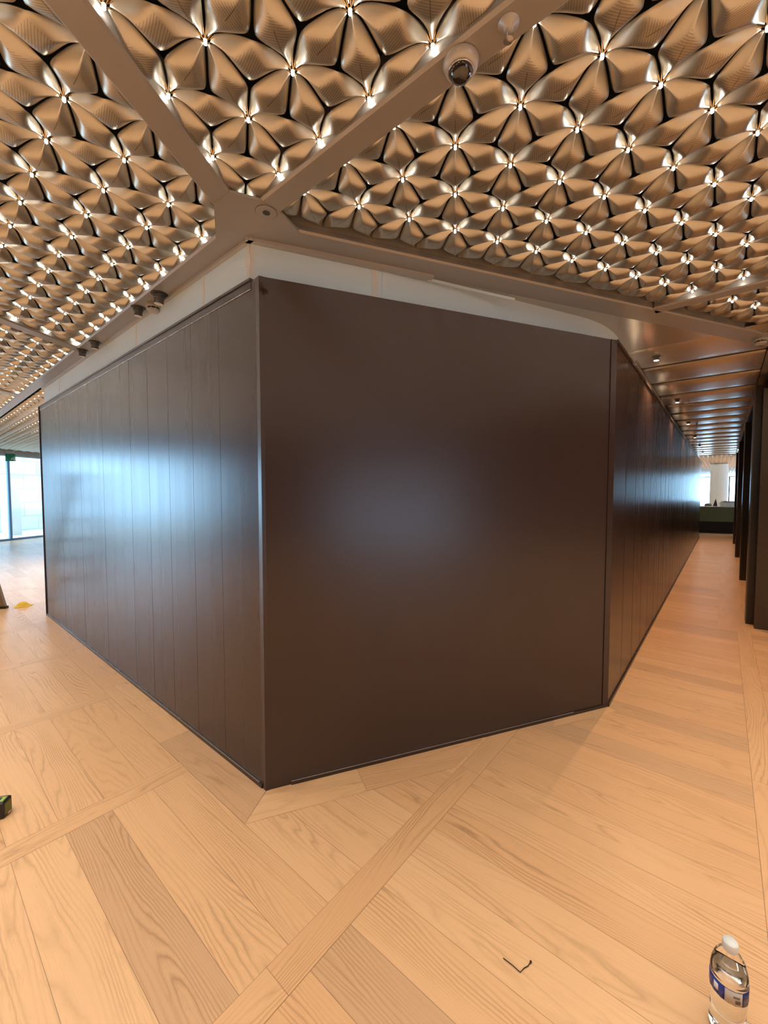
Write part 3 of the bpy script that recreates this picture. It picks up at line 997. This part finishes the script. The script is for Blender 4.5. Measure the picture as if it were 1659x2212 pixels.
# ------------------------------------------------------------------ far room beyond the corridor
t = thing('reception_desk', 'long green-fronted desk with dark base past the corridor end', 'desk', (19.2, .2, 0), R(12))
bm = B(); bx(bm, 0, .8, -1.9, 2.4, .42, .95); obj('front_panel', bm, M['desk'], t)
bm = B(); bx(bm, -.02, .84, -1.95, 2.45, .95, .975); obj('worktop', bm, M['whitepl'], t)
bm = B(); bx(bm, .06, .75, -1.8, 2.3, 0, .42); obj('base', bm, M['deskb'], t)
t2 = thing('storage_box', 'cream carton with dark lid on the far desk', 'box', (19.6, -.12, .975), R(12))
bm = B(); bx(bm, -.15, .15, -.30, .22, 0, .16); obj('body', bm, M['paper'], t2)
bm = B(); bx(bm, -.16, .16, -.31, .14, .16, .19); obj('lid', bm, M['gun'], t2)
bm = B()
q = [bm.verts.new(p) for p in ((19.5, .28, .975), (19.62, .20, .975), (19.5, .14, .975), (19.54, .20, 1.27))]
for f in ((0, 1, 3), (1, 2, 3), (2, 0, 3), (0, 2, 1)): bm.faces.new([q[i] for i in f])
tag(obj('desk_sign', bm, M['gun']), 'small dark pointed stand on the far desk beside the carton', 'stand')
bm = B(); lathe(bm, [(.11, 0), (.12, .04), (.08, .09), (.02, .11)], 16, (19.7, .42, .975)); tag(obj('desk_phone', bm, M['dark']), 'dark rounded item on the far desk before the window', 'desk item')
bm = B(); lathe(bm, [(.30, 0), (.30, ZB)], 24, (22.6, .15, 0)); tag(obj('column', bm, M['shade']), 'pale round column behind the far desk', 'column')

# facades --------------------------------------------------------------
wn = [0]
def fac(x): return (x, 16.75 + .60 * (x - 1.963))
def slab(name, p, q, th, z0, z1, mat):
    b = B(); bar(b, (*p, (z0 + z1) / 2), (*q, (z0 + z1) / 2), th, z1 - z0); return tag(obj(name, b, mat), kind='structure')
def win_simple(p, q, mull, z0=.0, z1=2.62, pane='glass'):
    wn[0] += 1
    p, q = Vector((*p, 0)), Vector((*q, 0)); d = q - p
    b = B()
    bar(b, p + Vector((0, 0, z0 + .03)), q + Vector((0, 0, z0 + .03)), .06, .06); bar(b, p + Vector((0, 0, z1)), q + Vector((0, 0, z1)), .06, .05)
    for m_ in mull:
        c = p + d * m_
        bar(b, c + Vector((0, 0, z0)), c + Vector((0, 0, z1)), .06, .07, up=d)
    w = tag(obj('window_%d' % wn[0], b, M['frame']), kind='structure')
    b = B(); vs = [b.verts.new(v) for v in (p + Vector((0, 0, z0)), q + Vector((0, 0, z0)), q + Vector((0, 0, z1)), p + Vector((0, 0, z1)))]
    b.faces.new(vs); obj('pane', b, M[pane], w)
win_simple(fac(1.5), fac(9), (.098, .5))
win_simple(fac(-4.5), fac(-1.2), (.0, .33, .66, 1))
slab('wall_facade', fac(-1.2), fac(1.5), .3, 0, ZB + BH, M['wallp'])
slab('wall_facade', fac(-14), fac(-4.5), .3, 0, ZB + BH, M['wallp'])
slab('wall_facade', fac(-14), fac(9), .28, 2.62, ZB + BH + .2, M['wallp'])
# stone building and terrace outside that facade
b = B()
p, q = Vector((-16, 0)), Vector((14, 0))
b2 = B(); bx(b2, -.4, 18, 0, .6, -1, 3.4)
so = tag(obj('wall_outside', b2, M['stone']), kind='structure'); so.location = (0, 19.6, 0); so.rotation_euler = (0, 0, R(31))
b2 = B(); prism(b2, [(2.05, -.5), (3.0, -.5), (3.0, -.46), (2.05, -.46)], -.2, 3.4)
b2.free()
b2 = B()   # raking buttress in front of the stone, sunlight painted in as a paler tone
pr = [(0, -.5), (.34, -.5), (.34, 1.15), (0, 2.1)]
a_ = [b2.verts.new((x, 0, z)) for x, z in pr]; c2 = [b2.verts.new((x, .4, z)) for x, z in pr]
b2.faces.new(a_); b2.faces.new(c2[::-1])
for i in range(len(pr)):
    j = (i + 1) % len(pr); b2.faces.new([a_[i], c2[i], c2[j], a_[j]])
bo = tag(obj('wall_buttress', b2, M['lightstone']), kind='structure'); bo.location = (2.52, 18.83, 0); bo.rotation_euler = (0, 0, R(31))
b2 = B(); bx(b2, -20, 20, 16, 30, -.25, -.05)
tag(obj('floor_terrace', b2, M['conc']), kind='structure')
# far end (beyond corridor) windows and walls
win_simple((FU1 - 3, -6), (FU1 - 3, 1.6), (0, .25, .5, .75, 1), .5, 2.55)
slab('wall_far', (FU1 - 3, -6), (FU1 - 3, 3), .3, 0, .5, M['wallp'])
slab('wall_far', (FU1 - 3, 1.6), (FU1 - 3, 3), .3, .5, ZB + BH, M['wallp'])
slab('wall_far_side', (17.4, 3), (FU1 - 3, 3), .2, 0, ZB + BH, M['wallp'])
win_simple((18.8, -6), (FU1 - 3, -6), (0, .2, .4, .6, .8, 1), .5, 2.55)
slab('wall_far_side', (18.8, -6), (FU1 - 3, -6), .2, 0, .5, M['wallp'])
slab('wall_far_side', (18.6, -6), (18.6, -1.6), .2, 0, ZB + BH, M['wallp'])
# behind and right of the camera
win_simple((-2.6, -12), (2.2, -12), (0, .33, .66, 1), .4, 2.62, 'glass_t')
slab('wall_rear', (-12, -12), (-2.6, -12), .3, 0, ZB + BH, M['wallp'])
slab('wall_rear', (2.2, -12), (18.6, -12), .3, 0, ZB + BH, M['wallp'])
slab('wall_rear_left', (-9, -12), (-9, 11), .3, 0, ZB + BH, M['wallp'])

# ------------------------------------------------------------------ exit sign
t = thing('exit_sign', 'green emergency exit sign hanging from ceiling at far left', 'sign', (2.2, 16.15, 2.40), R(-50.2))
b = B(); bx(b, -.14, .14, -.012, .012, 0, .22); obj('panel', b, M['green'], t)
b = B(); bx(b, -.11, .11, -.010, .010, .22, .30); obj('hanger', b, M['greyp'], t)
b = B()
for x0, z0, x1, z1, w_ in ((.02, .03, .05, .07, .014), (.05, .07, .08, .10, .016), (.05, .07, .08, .05, .012), (.08, .05, .10, .03, .012), (.07, .09, .04, .09, .010), (.07, .10, .10, .075, .010)):
    bar(b, (x0, -.0135, z0), (x1, -.0135, z1), .003, w_, up=(0, 0, 1))
lathe(b, [(.011, 0), (.011, .003)], 10, (.09, -.015, .118)); bx(b, .112, .132, -.0145, -.012, .015, .13)
obj('running_figure', b, M['signw'], t)

# ------------------------------------------------------------------ stepladder at the left edge
t = thing('stepladder', 'worn wooden stepladder cut off by the left edge', 'ladder', (.83, 6.93, 0), R(133))
# local x runs away to the left in the picture
hgt = 1.7
def stile(nm, x0, y0, x1, y1):
    b = B(); bar(b, (x0, y0, 0), (x1, y1, hgt), .035, .085, up=(1, 0, 0)); return obj(nm, b, M['ladder'], t)
stile('stile', .02, 0, .38, .08); stile('stile', .02, .55, .38, .47)
stile('rear_leg', .98, .03, .50, .10); stile('rear_leg', .98, .52, .50, .45)
for k in range(1, 6):
    z = hgt * k / 6.2; f = z / hgt
    b = B(); bx(b, .02 + .36 * f - .04, .02 + .36 * f + .07, .0 + .08 * f, .55 - .08 * f, z - .012, z + .012); obj('step', b, M['ladder'], t)
b = B(); bx(b, .32, .58, .06, .49, hgt, hgt + .025); obj('top_cap', b, M['ladder'], t)
b = B(); bar(b, (.10, .02, .10), (.80, .05, .45), .02, .04, up=(0, 1, 0)); bar(b, (.93, .05, .18), (.93, .50, .18), .03, .05); obj('brace', b, M['ladder'], t)
for sx, sy in ((.02, 0), (.02, .55), (.98, .03), (.98, .52)):
    b = B(); bx(b, sx - .05, sx + .05, sy - .025, sy + .025, 0, .03); obj('rubber_foot', b, M['black'], t)
# yellow cloth
bm = B(); random.seed(5)
n = 10
g = [[None] * (n + 1) for _ in range(n + 1)]
for i in range(n + 1):
    for j in range(n + 1):
        a, b_ = i / n * 2 - 1, j / n * 2 - 1
        rr = math.hypot(a, b_)
        z = max(.004, .055 * (1 - rr ** 1.7) + random.uniform(-.008, .010))
        g[i][j] = bm.verts.new((.085 * a * (1 + .15 * b_), .065 * b_ * (1 - .2 * a), z))
for i in range(n):
    for j in range(n):
        bm.faces.new([g[i][j], g[i + 1][j], g[i + 1][j + 1], g[i][j + 1]])
o = obj('cloth', bm, M['yellow'], None, True); o.location = (1.00, 6.88, 0); o.rotation_euler = (0, 0, R(-25))
tag(o, 'crumpled yellow cloth on the floor at the ladder foot', 'cloth')

# ------------------------------------------------------------------ tape measure at the left edge
t = thing('tape_measure', 'green and black tape measure on the floor at left edge', 'tape measure', (.25, 2.462, 0), R(-38))
def rbox(x0, x1, y0, y1, z0, z1, r, seg=3):
    b = B(); bx(b, x0, x1, y0, y1, z0, z1)
    bmesh.ops.bevel(b, geom=list(b.edges), offset=r, segments=seg, affect='EDGES', profile=.6)
    return b
obj('case', rbox(-.045, .033, -.030, .030, 0, .074, .010), M['black'], t)
b = rbox(-.035, .020, -.0315, .0315, .010, .066, .006); obj('side_plate', b, M['olive'], t)
b = rbox(.026, .0345, -.020, .020, .010, .062, .003); obj('front_plate', b, M['olive'], t)
b = rbox(-.030, .024, -.018, .018, .066, .0755, .004); obj('top_plate', b, M['lime'], t)
b = rbox(-.020, .008, -.011, .011, .0745, .0765, .001, 1); obj('label_plate', b, M['black'], t)
b = B(); bx(b, -.014, -.002, -.002, .002, .0765, .077); bx(b, -.014, -.010, -.006, .006, .0765, .077); obj('label_mark', b, M['signw'], t)
b = B(); bx(b, .033, .037, -.010, .010, .008, .016); obj('hook', b, M['edge'], t)

# ------------------------------------------------------------------ bent wire on the floor
bm = B(); tube(bm, [(1.162, .484, .003), (1.161, .455, .004), (1.159, .429, .003), (1.176, .424, .004), (1.19, .417, .003), (1.205, .414, .005)], .0014, 6)
w = obj('bent_wire', bm, M['dark']); tag(w, 'short bent dark wire lying on the oak floor', 'wire')
bm = B(); lathe(bm, [(.0015, 0), (.0035, .002), (.0035, .006), (.0015, .008)], 10, (1.205, .414, .001)); obj('end_cap', bm, M['dark'], w)

# ------------------------------------------------------------------ water bottle
t = BOT = thing('water_bottle', 'clear plastic water bottle with blue label, bottom right corner', 'bottle', (1.386, -.050, 0), R(20))
def prof_bottle(k=1.0, top=.215):
    pts = [(.020, .003), (.030, .000), (.0345, .004), (.0355, .02), (.0345, .03), (.0355, .045), (.0345, .055), (.033, .075), (.0355, .09), (.0362, .105), (.0362, .145), (.0358, .155), (.0335, .170), (.0285, .187), (.021, .200), (.0145, .208), (.0125, .212), (.0125, top)]
    return [(r * k, z) for r, z in pts]
b = B(); lathe(b, prof_bottle(), 40); obj('body', b, M['pet'], t, True)
b = B(); lathe(b, [(r - .0016, z + .002) for r, z in prof_bottle() if z < .160] , 40); obj('water', b, M['water'], t, True)
b = B(); lathe(b, [(.0148, .209), (.0152, .210), (.0152, .226), (.0140, .2285)], 32); obj('cap', b, M['whitepl'], t, True)
def label_arc(a0, a1, z0, z1, r, mat, nm='label', par=None):
    b = B(); n = 16; rows = []
    for i in range(n + 1):
        a = R(a0 + (a1 - a0) * i / n)
        rows.append([b.verts.new((rr * math.cos(a), rr * math.sin(a), z)) for rr, z in ((r, z0), (r, z1), (r - .0004, z1), (r - .0004, z0))])
    for p_, q_ in zip(rows, rows[1:]):
        for k in range(4):
            b.faces.new([p_[k], q_[k], q_[(k + 1) % 4], p_[(k + 1) % 4]])
    b.faces.new(rows[0]); b.faces.new(rows[-1][::-1])
    return obj(nm, b, mat, par or t, True)
# camera is seen at local angle about (180 - small) ; label wraps the whole waist
view_a = math.degrees(math.atan2(.051, -1.418)) - 20
lb = label_arc(0, 360, .108, .142, .0368, M['navy'])
label_arc(view_a - 10, view_a + 42, .109, .141, .0371, M['labelw'], 'label_panel', lb)
label_arc(view_a + 46, view_a + 75, .1085, .1415, .0371, M['navyd'], 'label_panel', lb)
for k in range(5):
    label_arc(view_a + 14, view_a + 34, .131 - .0035 * k * 0 - k * .0012, .1316 - k * .0012, .0373, M['ink'], 'label_print', lb)
label_arc(view_a + 20, view_a + 36, .114, .123, .0373, M['ink'], 'label_print', lb)
label_arc(view_a - 46, view_a - 30, .118, .134, .0371, M['signw'], 'label_panel', lb)

BOT.scale = (1.12, 1.12, 1.12)
